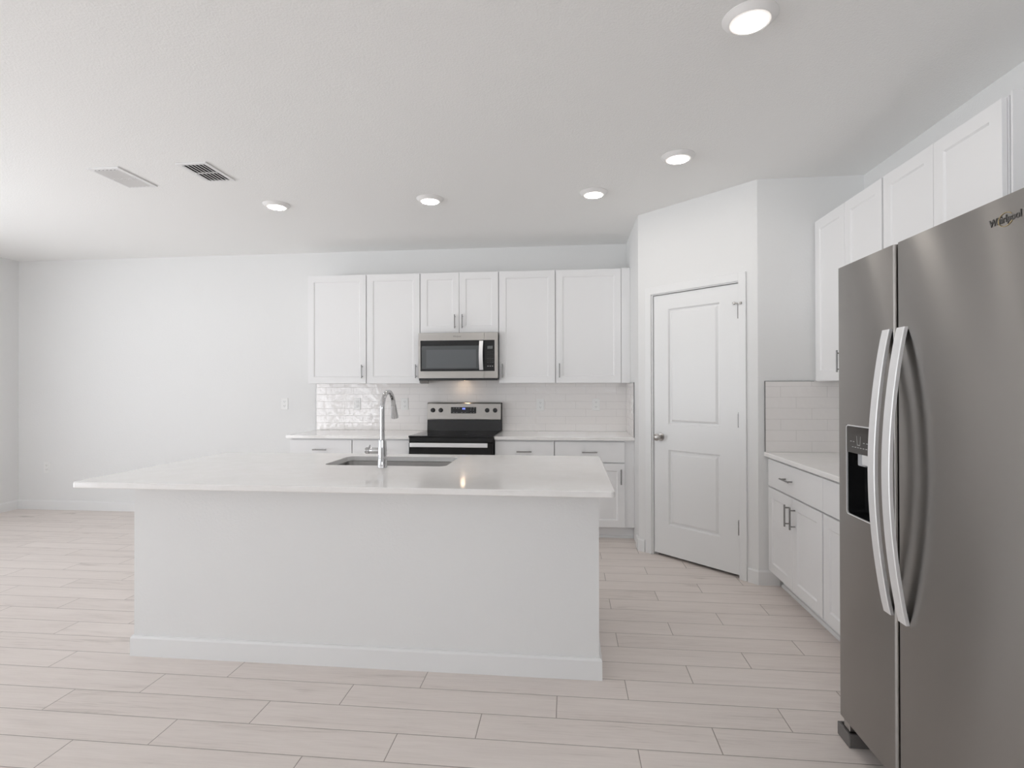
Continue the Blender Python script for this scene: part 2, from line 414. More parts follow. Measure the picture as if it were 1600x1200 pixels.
# ------------------------------------------------------------------ pantry door
def pantry_door():
    e = bpy.data.objects.new('door_1', None); COL.objects.link(e)
    e.location, e.rotation_euler = (RX, DS - RX, 0), (0, 0, -PI / 4); e['kind'] = 'structure'
    tag(e, 'white two panel pantry door in the angled wall', 'door')
    x0, x1, z0, z1, yf, yb = 0.146, 0.857, 0.022, 2.060, 0.012, 0.047
    # stiles and rails as a grid of faces with moulded panels sunk in
    mb = MB()
    pans = [(0.277, 0.711, 1.045, 1.945), (0.277, 0.711, 0.256, 0.846)]
    xs = [x0, 0.277, 0.711, x1]; zs = [z0, 0.256, 0.846, 1.045, 1.945, z1]
    for i in range(3):
        for j in range(5):
            if i == 1 and j in (1, 3): continue
            mb.poly([(xs[i], yf, zs[j]), (xs[i + 1], yf, zs[j]), (xs[i + 1], yf, zs[j + 1]), (xs[i], yf, zs[j + 1])])
    for a, b, c, d in pans:
        mb.rect_rings(a, b, c, d, [(0, yf), (0.003, yf + 0.004), (0.010, yf + 0.014), (0.019, yf + 0.014), (0.034, yf + 0.003), (0.038, yf + 0.0025)], cap0=False)
    mb.loft([[(x0, yf, z0), (x1, yf, z0), (x1, yf, z1), (x0, yf, z1)], [(x0, yb, z0), (x1, yb, z0), (x1, yb, z1), (x0, yb, z1)]], cap0=False)
    leaf = mb.build('door_leaf', M['trim'], e)
    # jamb lining the opening
    j = MB()
    j.box(DOOR0, DOOR0 + 0.013, 0.001, 0.10, 0, DOORT); j.box(DOOR1 - 0.008, DOOR1, 0.001, 0.10, 0, DOORT)
    j.box(DOOR0, DOOR1, 0.001, 0.10, DOORT - 0.013, DOORT)
    j.box(DOOR0 + 0.013, DOOR0 + 0.024, 0.050, 0.085, 0, DOORT - 0.013); j.box(DOOR1 - 0.019, DOOR1 - 0.008, 0.050, 0.085, 0, DOORT - 0.013)
    j.box(DOOR0 + 0.013, DOOR1 - 0.008, 0.050, 0.085, DOORT - 0.024, DOORT - 0.013)
    j.build('door_jamb', M['trim'], e)
    # knob, rosette
    k = MB()
    k.lathe([(0.0325, yf), (0.0325, yf - 0.004), (0.029, yf - 0.008), (0.014, yf - 0.010), (0.0115, yf - 0.016), (0.0115, yf - 0.030), (0.018, yf - 0.036),
             (0.0265, yf - 0.044), (0.0285, yf - 0.053), (0.026, yf - 0.061), (0.018, yf - 0.066), (0.006, yf - 0.068)], (0.206, 0, 0.941), 'Y', 36)
    k.build('door_knob', M['nickel'], e, True)
    MB().box(0.1412, 0.1465, 0.0135, 0.042, 0.905, 0.977).build('latch_plate', M['nickel'], e)
    for z in (1.862, 1.10, 0.350):
        h = MB()
        h.lathe([(0.008, -0.048), (0.008, 0.048)], (0.8585, yf - 0.006, z), 'Z', 14)
        h.lathe([(0.005, 0.050), (0.0075, 0.053), (0.004, 0.058)], (0.8585, yf - 0.006, z), 'Z', 14)
        h.build('hinge', M['pull'], e, True)
    s = MB()   # hinge pin door stop on the top hinge
    zt = 1.918
    s.tube([(0.8585, yf - 0.006, zt), (0.835, yf - 0.010, zt + 0.004), (0.822, yf - 0.006, zt + 0.006)], 0.004, 10)
    s.lathe([(0.009, yf - 0.012), (0.010, yf - 0.002)], (0.822, 0, zt + 0.006), 'Y', 14)
    s.tube([(0.8585, yf - 0.006, zt), (0.884, yf - 0.030, zt - 0.002)], 0.0035, 10)
    s.lathe([(0.008, -0.006), (0.008, 0.006)], (0.886, yf - 0.030, zt - 0.002), 'X', 14)
    s.build('door_stop', M['nickel'], e, True)
pantry_door()
# casing: left leg, head and right leg
def casing():
    mb = MB(); cw, t = 0.058, 0.012
    def leg(a, b, z0, z1):   # outer edge thicker than the inner one
        mb.box(a, b, -t, 0, z0, z1, 0.003)
    leg(DOOR0 - cw + 0.003, DOOR0 + 0.003, 0, DOORT - 0.006 + cw); leg(DOOR1 - 0.003, DOOR1 + cw - 0.007, 0, DOORT - 0.006 + cw)
    mb.box(DOOR0 + 0.002, DOOR1 - 0.002, -t, 0, DOORT - 0.006, DOORT - 0.006 + cw, 0.003)
    o = mb.build('trim_1', M['trim']); o.location = (RX, DS - RX, 0); o.rotation_euler = (0, 0, -PI / 4)
    o['kind'] = 'structure'; tag(o, 'white casing around the pantry door', 'trim')
casing()

# ------------------------------------------------------------------ cabinets
def pull(parent, x, yf, z, vertical, L=0.132):
    mb = MB(); r = 0.0052; so = 0.030
    if vertical:
        mb.tube([(x, yf - so, z - L / 2), (x, yf - so, z + L / 2)], r, 12)
        for d in (-0.048, 0.048): mb.tube([(x, yf + 0.001, z + d), (x, yf - so, z + d)], 0.0042, 10)
    else:
        mb.tube([(x - L / 2, yf - so, z), (x + L / 2, yf - so, z)], r, 12)
        for d in (-0.048, 0.048): mb.tube([(x + d, yf + 0.001, z), (x + d, yf - so, z)], 0.0042, 10)
    return mb.build('handle', M['pull'], parent, True)
def shaker(parent, x0, x1, z0, z1, name='door', rail=0.062):
    t = 0.019
    mb = MB().rect_rings(x0, x1, z0, z1, [(0, t), (0, 0.0015), (0.0015, 0), (rail, 0), (rail + 0.008, 0.007), (rail + 0.009, 0.0072)])
    return mb.build(name, M['cabinet'], parent)
def slab(parent, x0, x1, z0, z1, name='drawer'):
    mb = MB().rect_rings(x0, x1, z0, z1, [(0, 0.019), (0, 0.0015), (0.0015, 0)])
    return mb.build(name, M['cabinet'], parent)
G = 0.0045  # reveal at each side
def cabinet(name, label, loc, rot, Wd, z0, z1, depth, doors, drawers=(), toe=False, filler=0.0, group=None, extra=None):
    """local frame: x across the front, front plane y=0, back at +depth"""
    e = thing(name, label, 'cabinet', loc, rot, group)
    b = MB()
    if toe:
        b.box(0.0005, Wd - 0.0005, 0.021, depth, 0.110, z1)
        b.box(0.002, Wd - 0.002, 0.096, depth, 0.0, 0.110)
        if filler: b.box(Wd - 0.0005, Wd + filler, 0.021, 0.040, 0.110, z1); b.box(Wd - 0.002, Wd + filler, 0.096, 0.115, 0, 0.110)
    else:
        b.box(0.0005, Wd - 0.0005, 0.021, depth, z0, z1)
        if filler: b.box(Wd - 0.0005, Wd + filler, 0.004, 0.023, z0, z1)
    b.build('carcass', M['cabinet'], e)
    if toe:
        k = MB(); L = Wd + filler
        k.loft([[(0.002, 0.096, 0), (0.002, 0.082, 0), (0.002, 0.083, 0.010), (0.002, 0.088, 0.017), (0.002, 0.096, 0.019)],
                [(L - 0.002, 0.096, 0), (L - 0.002, 0.082, 0), (L - 0.002, 0.083, 0.010), (L - 0.002, 0.088, 0.017), (L - 0.002, 0.096, 0.019)]])
        k.build('toe_moulding', M['trim'], e)
    for (x0, x1, a, c, hx, hz) in doors:
        d = shaker(e, x0, x1, a, c)
        if hx is not None: pull(d, hx, 0, hz, True)
    for (x0, x1, a, c, hx) in drawers:
        d = slab(e, x0, x1, a, c)
        pull(d, hx, 0, (a + c) / 2, False)
    if extra: extra(e)
    return e
UF = D - 0.325      # upper door faces
UB, UT = 1.372, 2.438
UD = 0.323
DB, DT = UB + 0.003, UT - 0.006
UGRP = 'white shaker wall cabinets on the back wall'
def upper(x0, x1, label, side, filler=0.0):
    Wd = x1 - x0
    hx = Wd - G - 0.033 if side == 'r' else G + 0.033
    return cabinet('wall_cabinet', label, (x0, UF, 0), 0, Wd, UB, UT, UD, [(G, Wd - G, DB, DT, hx, 1.490)], filler=filler, group=UGRP)
upper(-2.550, -1.951, 'leftmost tall white single door wall cabinet, end side free on the dining wall', 'r')
upper(-1.951, -1.416, 'tall white single door wall cabinet just left of the microwave', 'r')
Wm = 0.762
cabinet('wall_cabinet', 'short white two door wall cabinet above the microwave', (-1.416, UF, 0), 0, Wm, 1.853, UT, UD,
        [(G, Wm / 2 - 0.0018, 1.856, DT, Wm / 2 - 0.038, 1.962), (Wm / 2 + 0.0018, Wm - G, 1.856, DT, Wm / 2 + 0.034, 1.962)], group=UGRP)
upper(-0.654, -0.118, 'tall white single door wall cabinet just right of the microwave', 'l')
upper(-0.118, 0.491, 'rightmost tall white wall cabinet with filler strip against the return wall', 'l', filler=RX - 0.491 - 0.001)

BF = D - 0.629      # base door faces
BZ1 = ZC - 0.030
DRZ0, DRZ1, BDZ1 = 0.678, 0.855, 0.668
BGRP = 'white base cabinets under the back worktop'
def base(x0, x1, label, filler=0.0, doors=1, name='base_cabinet'):
    Wd = x1 - x0
    if doors == 1: ds = [(G, Wd - G, 0.113, BDZ1, Wd - G - 0.033, 0.556)]
    else: ds = [(G, Wd / 2 - 0.0018, 0.113, BDZ1, Wd / 2 - 0.04, 0.556), (Wd / 2 + 0.0018, Wd - G, 0.113, BDZ1, Wd / 2 + 0.04, 0.556)]
    return cabinet(name, label, (x0, BF, 0), 0, Wd, 0, BZ1, 0.627, ds, [(G, Wd - G, DRZ0, DRZ1, Wd / 2)], toe=True, filler=filler, group=BGRP)
base(-2.571, -1.971, 'leftmost white base cabinet of the back run, drawer on top, worktop overhanging its end')
base(-1.971, -1.428, 'white base cabinet directly left of the range')
base(-0.654, -0.123, 'white base cabinet directly right of the range')
base(-0.123, 0.491, 'white base cabinet at the right end of the back run beside the return wall', filler=RX - 0.491 - 0.001)

# right run: front faces -x
RF = W - 0.325
Y0 = 3.792
RW = 0.785
RGRP = 'white shaker wall cabinets on the right wall'
def right_upper(y_far, label, panel):
    h = RW / 2
    def extra(e):
        if panel: MB().box(RW + 0.003, RW + 0.013, 0.026, 0.323, UB, UT + 0.012).build('end_panel', M['cabinet'], e)
        else: MB().box(-(PY - Y0 - 0.002), 0.0, 0.021, 0.040, UB, UT).build('filler_strip', M['cabinet'], e)
    cabinet('wall_cabinet', label, (RF, y_far, 0), FACE_L, RW, UB, UT, UD,
            [(G, h - 0.0016, DB, DT, h - 0.038, 1.490), (h + 0.0016, RW - (G if panel else 0.012), DB, DT, h + 0.038, 1.490)], group=RGRP, extra=extra)
right_upper(Y0, 'white two door wall cabinet next to the pantry wall, over the right worktop', False)
right_upper(Y0 - RW, 'white two door wall cabinet with end panel, showing above the refrigerator top', True)
RBF = W - 0.629
def right_base(y_far, label, filler):
    h = RW / 2
    def extra(e):
        if filler: MB().box(-(PY - Y0 - 0.002), 0.0, 0.021, 0.040, 0.110, BZ1).build('filler_strip', M['cabinet'], e)
    cabinet('base_cabinet', label, (RBF, y_far, 0), FACE_L, RW, 0, BZ1, 0.627,
            [(G, h - 0.0016, 0.113, BDZ1, h - 0.04, 0.556), (h + 0.0016, RW - 0.010, 0.113, BDZ1, h + 0.04, 0.556)],
            [(0.0012 if not filler else G, RW - (0.0012 if filler else G), DRZ0, DRZ1, h - 0.05)], toe=True, group='white base cabinets under the right worktop', extra=extra)
right_base(Y0, 'white base cabinet with drawer and paired doors next to the pantry wall', True)
right_base(Y0 - RW, 'white base cabinet half hidden behind the refrigerator', False)

# ------------------------------------------------------------------ worktops
def top_slab(pts, z0, z1, ease=0.003, hole=None):
    """flat slab from an outline, with eased edges and an optional hole outline"""
    mb = MB(); bm = mb.bm
    cx = sum(p[0] for p in pts) / len(pts); cy = sum(p[1] for p in pts) / len(pts)
    def inset(P, d):
        out = []
        n = len(P)
        for i in range(n):
            a, b, c = Vector(P[i - 1]), Vector(P[i]), Vector(P[(i + 1) % n])
            t = ((b - a).normalized() + (c - b).normalized()).normalized()
            nrm = Vector((-t.y, t.x)); k = max(0.5, abs(nrm.dot(Vector((-(c - b).normalized().y, (c - b).normalized().x)))))
            out.append(tuple(b + nrm * d / k))
        return out
    pin = inset(pts, ease)
    rings = [[bm.verts.new((*p, z)) for p in P] for P, z in ((pin, z0), (pts, z0 + ease), (pts, z1 - ease), (pin, z1))]
    n = len(pts)
    for a, b in zip(rings[:-1], rings[1:]):
        for i in range(n): bm.faces.new((a[i], a[(i + 1) % n], b[(i + 1) % n], b[i]))
    hr = None
    if hole:
        hin = inset(hole[::-1], 0.0)[::-1]
        hr = [[bm.verts.new((*p, z)) for p in hole] for z in (z0, z1)]
        m = len(hole)
        for i in range(m): bm.faces.new((hr[0][i], hr[0][(i + 1) % m], hr[1][(i + 1) % m], hr[1][i]))
    for k, ring in ((0, rings[0]), (1, rings[-1])):
        edges = []
        for i in range(n): edges.append(bm.edges.get((ring[i], ring[(i + 1) % n])))
        if hr:
            m = len(hole)
            for i in range(m): edges.append(bm.edges.get((hr[k][i], hr[k][(i + 1) % m])))
        bmesh.ops.triangle_fill(bm, edges=edges, use_beauty=True, use_dissolve=False)
    return mb
TK = 0.028
tag(top_slab(rrect(-2.601, -1.428, D - 0.648, D - 0.0005, 0.006, 3), ZC - TK, ZC).build('worktop', M['quartz']), 'white quartz worktop on the back run, left of the range', 'worktop')
tag(top_slab(rrect(-0.656, RX - 0.001, D - 0.648, D - 0.0005, 0.004, 3), ZC - TK, ZC).build('worktop', M['quartz']), 'white quartz worktop on the back run, right of the range', 'worktop')
tag(top_slab(rrect(W - 0.648, W - 0.0005, 2.210, PY - 0.001, 0.004, 3), ZC - TK, ZC).build('worktop', M['quartz']), 'white quartz worktop on the right run, disappearing behind the refrigerator', 'worktop')

# tile splashbacks -------------------------------------------------------------
TT = 0.008
e = thing('tile_splashback', 'glossy white subway tile splashback behind the range and back worktops', 'splashback', (0, D, 0))
mb = MB(); mb.box(-2.612, -1.427, -TT, -0.0003, ZC + 0.001, UB); mb.box(-1.427, -0.657, -TT, -0.0003, 0.80, UB + 0.06); mb.box(-0.657, RX - TT - 0.0003, -TT, -0.0003, ZC + 0.001, UB)
mb.build('tile_field', M['tile_back'], e)
MB().box(-2.615, -2.612, -TT - 0.001, -0.0003, ZC + 0.001, UB).build('edge_trim', M['metal_edge'], e)
YE = 4.788
e = thing('tile_splashback', 'narrow strip of glossy white subway tile on the return wall', 'splashback', (RX, D, 0))
MB().box(-TT, -0.0003, YE - D, -TT - 0.0005, ZC + 0.001, UB).build('tile_field', M['tile_return'], e)
t = MB(); t.box(-TT - 0.001, -0.0003, YE - D - 0.004, YE - D, ZC + 0.001, UB + 0.003); t.box(-TT - 0.001, -0.0003, YE - D, UF - D - 0.002, UB, UB + 0.003)
t.build('edge_trim', M['metal_edge'], e)
e = thing('tile_splashback', 'glossy white subway tile splashback over the right worktop, beside the pantry corner', 'splashback', (0, PY, 0))
MB().box(1.322, W - 0.0005, -TT, -0.0003, ZC + 0.001, UB).build('tile_field', M['tile_right'], e)
t = MB(); t.box(1.319, 1.322, -TT - 0.001, -0.0003, ZC + 0.001, UB + 0.003); t.box(1.322, RF, -TT - 0.001, -0.0003, UB, UB + 0.003)
t.build('edge_trim', M['metal_edge'], e)

# ------------------------------------------------------------------ outlets
def make_outlet():
    e = thing('wall_outlet', 'x', 'outlet', group='white duplex wall outlets')
    mb = MB().rect_rings(-0.037, 0.037, -0.0605, 0.0605, [(0, 0), (0, -0.0035), (0.003, -0.006)])
    p = mb.build('cover_plate', M['plate'], e)
    for dz in (0.0235, -0.0235):
        r = MB(); pts = rrect(-0.0165, 0.0165, dz - 0.014, dz + 0.014, 0.010, 5)
        r.loft([[(a, -0.005, b) for a, b in pts], [(a, -0.0085, b) for a, b in pts]])
        r = r.build('socket', M['plate'], e)
        s = MB()
        for dx in (-0.0065, 0.0065): s.box(dx - 0.0012, dx + 0.0012, -0.0089, -0.008, dz - 0.001, dz + 0.008)
        s.lathe([(0.0026, -0.0089), (0.0026, -0.008)], (0, 0, dz - 0.0075), 'Y', 10)
        s.build('slot', M['slot'], r)
    return e
proto = make_outlet()
OUT = [((-2.962, D, 1.165), 0, 'white wall outlet on bare wall, just left of the splashback edge'),
       ((-5.716, D, 0.461), 0, 'white wall outlet low on the long dining wall near the left corner'),
       ((-2.168, D - TT, 1.165), 0, 'white outlet on the tile left of the faucet spout'),
       ((-1.664, D - TT, 1.165), 0, 'white outlet on the tile close behind the faucet spray head'),
       ((-0.277, D - TT, 1.157), 0, 'white outlet on the tile just right of the range'),
       ((0.272, D - TT, 1.162), 0, 'white outlet on the tile nearest the return wall'),
       ((RX - TT, 4.855, 1.165), FACE_L, 'white outlet seen edge on, on the return wall tile')]
for i, (loc, rot, lab) in enumerate(OUT):
    o = proto if i == 0 else copy_tree(proto)
    o.location = loc; o.rotation_euler = (0, 0, rot); o['label'] = lab

# ------------------------------------------------------------------ ceiling lights
def make_light():
    e = thing('recessed_light', 'x', 'ceiling light', group='round recessed ceiling lights')
    mb = MB().lathe([(0.100, -0.0005), (0.100, -0.003), (0.096, -0.006), (0.082, -0.018), (0.079, -0.021), (0.075, -0.022), (0.073, -0.020), (0.073, -0.014)], (0, 0, 0), 'Z', 56, cap1=False)
    mb.build('trim_ring', M['lamp_trim'], e, True)
    MB().lathe([(0.073, -0.014), (0.0728, -0.020), (0.066, -0.0225), (0.0635, -0.0222)], (0, 0, 0), 'Z', 48, cap0=False, cap1=False).build('lens_rim', M['lamp_rim'], e, True)
    MB().lathe([(0.064, -0.0215), (0.0632, -0.0228), (0.03, -0.0245), (0.004, -0.025)], (0, 0, 0), 'Z', 48, cap0=False).build('lens', M['lens'], e, True)
    return e
proto = make_light()
for i, (x, y, lab) in enumerate([(-2.225, 3.946, 'lit round ceiling light at the left end of the row over the island back'),
                                 (-1.022, 3.948, 'lit round ceiling light in the middle of the row, in front of the microwave'),
                                 (0.186, 3.946, 'lit round ceiling light nearest the rightmost back wall cabinets, ending the row'),
                                 (0.669, 3.380, 'lit round ceiling light in front of the pantry door'),
                                 (0.690, 2.133, 'largest lit round ceiling light, nearest the camera, by the refrigerator')]):
    o = proto if i == 0 else copy_tree(proto)
    o.location = (x, y, CZ); o['label'] = lab

# ------------------------------------------------------------------ ceiling vents
def vent(label, cx, cy, sx, sy, tilt):
    e = thing('ceiling_vent', label, 'vent', (cx, cy, CZ), group='white ceiling air vents')
    f = MB(); b = 0.026
    for x0, x1, y0, y1 in ((-sx / 2, sx / 2, -sy / 2, -sy / 2 + b), (-sx / 2, sx / 2, sy / 2 - b, sy / 2), (-sx / 2, -sx / 2 + b, -sy / 2 + b, sy / 2 - b), (sx / 2 - b, sx / 2, -sy / 2 + b, sy / 2 - b)):
        f.box(x0, x1, y0, y1, -0.009, -0.0005, 0.002)
    f.box(-sx / 2 + b, sx / 2 - b, -0.005, 0.005, -0.010, -0.003)
    f.build('frame', M['vent_white'], e)
    MB().box(-sx / 2 + b - 0.003, sx / 2 - b + 0.003, -sy / 2 + b - 0.003, sy / 2 - b + 0.003, -0.0022, -0.0006).build('duct_shade_plate', M['dark'], e)  # flat dark plate standing in for duct shade, nothing is cut open
    n = 6; iw = sx - 2 * b
    for row in (0, 1):
        y0, y1 = ((-sy / 2 + b, -0.005), (0.005, sy / 2 - b))[row]
        for k in range(n):
            x = -iw / 2 + (k + 0.5) * iw / n; hw = iw / n * (0.44 if tilt > 0 else 0.36)
            c, q = math.cos(tilt) * hw, math.sin(tilt) * hw
            s = MB(); zc = -0.0105; t = 0.0008
            s.loft([[(x - c, y0, zc - q - t), (x + c, y0, zc + q - t), (x + c, y0, zc + q + t), (x - c, y0, zc - q + t)],
                    [(x - c, y1, zc - q - t), (x + c, y1, zc + q - t), (x + c, y1, zc + q + t), (x - c, y1, zc - q + t)]])
            s.build('slat', M['vent_white'], e)
vent('white ceiling vent with closed pale slats, left of the pair', -2.943, 3.317, 0.215, 0.335, math.radians(20))
vent('white ceiling vent with dark open slats, right of the pair', -2.336, 3.290, 0.205, 0.305, math.radians(-22))

# ------------------------------------------------------------------ island
IX0, IX1, IY0, IY1 = -2.332, 0.198, 2.324, 3.494
BX0, BX1, BY0, BY1 = -2.171, 0.138, 2.514, 3.455
e = thing('kitchen_island', 'white drywall fronted kitchen island with baseboard', 'island', ((BX0 + BX1) / 2, BY0, 0))
ox = -(BX0 + BX1) / 2
x0, x1, dy = BX0 + ox, BX1 + ox, BY1 - BY0
SX0, SX1, SY0, SY1 = -1.397, -0.683, 2.968, 3.358       # sink opening
body = MB()   # knee wall and cabinet box, hollow round the sink
body.box(x0, x1, 0, 0.30, 0, ZC - TK - 0.0005)
body.box(x0, x1, 0.30, dy - 0.02, 0.0, 0.60)
body.box(x0, SX0 + ox - 0.03, 0.30, dy - 0.02, 0.60, ZC - TK - 0.0005); body.box(SX1 + ox + 0.03, x1, 0.30, dy - 0.02, 0.60, ZC - TK - 0.0005)
body.box(SX0 + ox - 0.03, SX1 + ox + 0.03, dy - 0.06, dy - 0.02, 0.60, ZC - TK - 0.0005)
body.build('island_body', M['wall'], e)
bb = MB()
pr = [(0, 0), (BT, 0), (BT, BH - 0.012), (BT - 0.004, BH - 0.004), (BT - 0.005, BH), (0, BH)]
path = [(x0, dy - 0.08), (x0, 0), (x1, 0), (x1, dy - 0.08)]
dirs = [(-1, 0), (-1, -1), (1, -1), (1, 0)]
bb.loft([[(p[0] + d[0] * a, p[1] + d[1] * a, z) for a, z in pr] for p, d in zip(path, dirs)])
bb.build('baseboard', M['trim'], e)
hole = rrect(SX0, SX1, SY0, SY1, 0.045, 8)
wt = thing('island_worktop', 'large white quartz island worktop overhanging the island, sink cut into it', 'worktop', (IX0, IY0, ZC - TK))
o = top_slab(rrect(IX0, IX1, IY0, IY1, 0.022, 6), ZC - TK, ZC, hole=hole).build('slab', M['quartz'], wt)
o.data.transform(Matrix.Translation((-IX0, -IY0, -(ZC - TK))))
# undermount sink
e = thing('kitchen_sink', 'stainless steel undermount sink set in the island worktop', 'sink', ((SX0 + SX1) / 2, (SY0 + SY1) / 2, 0))
cx, cy = (SX0 + SX1) / 2, (SY0 + SY1) / 2
mb = MB(); rings = []
for ins, r, z in ((-0.022, 0.065, ZC - TK - 0.0008), (-0.004, 0.05, ZC - TK - 0.0008), (-0.001, 0.05, ZC - TK - 0.006), (0.004, 0.05, 0.72), (0.012, 0.055, 0.700), (0.04, 0.05, 0.690)):
    rings.append([(p[0] - cx, p[1] - cy, z) for p in rrect(SX0 + ins, SX1 - ins, SY0 + ins, SY1 - ins, r, 8)])
mb.loft(rings, cap0=False)
o = mb.build('basin', M['sink_steel'], e, True, 50)
dr = MB().lathe([(0.055, 0.6905), (0.055, 0.6925), (0.045, 0.693), (0.038, 0.6912)], (0, 0.02, 0), 'Z', 32)
dr.build('drain', M['chrome'], e, True)
# faucet
FX, FY = -1.025, 2.910
e = thing('kitchen_faucet', 'tall chrome gooseneck faucet on the island worktop before the sink', 'faucet', (FX, FY, ZC))
MB().lathe([(0.0265, 0.0), (0.0265, 0.004), (0.0255, 0.006), (0.0245, 0.05), (0.0215, 0.148), (0.0205, 0.152), (0.0125, 0.153)], (0, 0, 0), 'Z', 40).build('base', M['chrome'], e, True)
pts = [(0, 0, 0.150), (0, 0, 0.24), (0, 0, 0.322)]
for i in range(1, 25):
    a = PI - (PI * 0.93) * i / 24
    pts.append((0, 0.098 + 0.098 * math.cos(a), 0.322 + 0.094 * math.sin(a)))
end = Vector(pts[-1]); dirn = (Vector(pts[-1]) - Vector(pts[-2])).normalized()
pts.append(tuple(end + dirn * 0.008))
MB().tube(pts, 0.0128, 20).build('spout', M['chrome'], e, True)
hd = [end + dirn * t for t in (0.004, 0.006, 0.03, 0.075, 0.085, 0.0855)]
MB().tube(hd, [0.013, 0.0155, 0.0170, 0.0205, 0.0205, 0.016], 24).build('spray_head', M['chrome'], e, True)
h = MB().lathe([(0.0160, -0.018), (0.0165, -0.066), (0.0155, -0.069), (0.0135, -0.070), (0.0135, -0.074), (0.0165, -0.075), (0.0180, -0.080), (0.0180, -0.092), (0.0150, -0.096), (0.0040, -0.097)], (0, 0, 0.092), 'X', 28)
h.tube([(-0.078, 0.006, 0.104), (-0.078, 0.012, 0.113), (-0.078, 0.018, 0.118)], [0.005, 0.0045, 0.004], 12)
h.build('handle', M['chrome'], e, True)

# ------------------------------------------------------------------ text meshes
def text_mesh(name, body, size, depth, m, parent, loc, rot, extrude=0.0008, width=None, bold=0.0):
    c = bpy.data.curves.new(name, 'FONT'); c.body = body; c.size = size; c.extrude = extrude; c.offset = bold
    c.align_x = 'LEFT'; c.resolution_u = 4
    t = bpy.data.objects.new(name, c); COL.objects.link(t)
    dg = bpy.context.evaluated_depsgraph_get(); me = bpy.data.meshes.new_from_object(t.evaluated_get(dg))
    bpy.data.objects.remove(t); bpy.data.curves.remove(c)
    if width:
        xs = [v.co.x for v in me.vertices]; k = width / (max(xs) - min(xs)); x0 = min(xs)
        for v in me.vertices: v.co.x = (v.co.x - x0) * k
    me.transform(Matrix.Rotation(PI / 2, 4, 'X'))       # stand it up in the xz plane, facing -y
    me.materials.clear(); me.materials.append(m)
    o = bpy.data.objects.new(name, me); COL.objects.link(o); o.parent = parent; o.location = loc
    return o

# ------------------------------------------------------------------ range
RGX0, RGX1 = -1.425, -0.660
RWd = RGX1 - RGX0
RYF = 0.690                         # body front stands this far from the wall
e = thing('electric_range', 'freestanding stainless and black glass electric range under the microwave', 'range', (RGX0, D - RYF, 0))
yb = RYF - TT - 0.004
mb = MB(); mb.box(0, RWd, 0.035, yb, 0.04, 0.885, 0.004); 
for a, c in ((0.05, 0.08), (RWd - 0.05, 0.08), (0.05, yb - 0.08), (RWd - 0.05, yb - 0.08)): mb.lathe([(0.018, 0.0), (0.018, 0.05)], (a, c, 0), 'Z', 12)
mb.build('body', M['black'], e)
ct = MB().box(-0.002, RWd + 0.002, 0.012, yb - 0.06, 0.885, 0.903, 0.004)
cto = ct.build('cooktop', M['black_glass'], e)
for bx, by, br in ((0.19, 0.17, 0.105), (0.57, 0.17, 0.08), (0.19, 0.44, 0.08), (0.57, 0.44, 0.105)):
    q = MB(); seg = 48
    q.loft([[(bx + math.cos(2 * PI * i / seg) * r, by + math.sin(2 * PI * i / seg) * r, z) for i in range(seg)] for r, z in ((br, 0.9028), (br, 0.9033), (br - 0.004, 0.9033), (br - 0.004, 0.9028))], False, False)
    q.build('burner_ring', M['burner'], cto)
MB().box(0.004, RWd - 0.004, 0.006, 0.05, 0.845, 0.886, 0.006).build('front_rail', M['black'], e)
dr = MB().box(0.004, RWd - 0.004, 0.0, 0.034, 0.255, 0.842, 0.005).build('oven_door', M['black_glass'], e)
MB().box(0.13, RWd - 0.13, -0.0012, 0.002, 0.36, 0.70).build('oven_window', M['black'], dr)
hb = MB()
hb.box(0.028, RWd - 0.042, -0.052, -0.036, 0.808, 0.846, 0.005)
hb.build('handle', M['handle_steel'], dr)
for a in (0.05, RWd - 0.075): MB().box(a, a + 0.03, -0.038, 0.001, 0.812, 0.838, 0.003).build('handle_mount', M['black'], dr)
MB().box(0.004, RWd - 0.004, 0.002, 0.034, 0.06, 0.245, 0.004).build('storage_drawer', M['black_glass'], e)
# backguard: black riser below, raised stainless control panel above
bg0 = yb - 0.070
rs = MB(); rs.loft([[(0.012, bg0 + 0.004, 0.900), (0.012, yb, 0.900), (0.012, yb, 1.02), (0.012, bg0 + 0.016, 1.02)], [(RWd - 0.008, bg0 + 0.004, 0.900), (RWd - 0.008, yb, 0.900), (RWd - 0.008, yb, 1.02), (RWd - 0.008, bg0 + 0.016, 1.02)]])
rs.build('riser', M['black'], e)
tp = MB(); prf = [(bg0 + 0.012, 1.009), (bg0 - 0.004, 1.011), (bg0 - 0.006, 1.018), (bg0 + 0.006, 1.170), (bg0 + 0.014, 1.181), (bg0 + 0.022, 1.183), (yb - 0.004, 1.183), (yb - 0.004, 1.009)]
tp.loft([[(0.014, a, c) for a, c in prf], [(RWd - 0.006, a, c) for a, c in prf]])
bgd = tp.build('control_panel', M['steel'], e)
MB().box(RWd - 0.006, RWd + 0.001, bg0 + 0.006, yb, 0.90, 1.180, 0.002).build('panel_end_cap', M['black_plastic'], e)
def ypan(z): return bg0 - 0.006 + 0.012 * (z - 1.018) / 0.152
dz0, dz1 = 1.074, 1.137; xa, xb = 0.256, 0.512
dsp = MB(); dsp.loft([[(xa, ypan(z) - 0.0015, z), (xb, ypan(z) - 0.0015, z), (xb, ypan(z) + 0.003, z), (xa, ypan(z) + 0.003, z)] for z in (dz0, dz1)])
dsp = dsp.build('display', M['black_glass'], bgd)
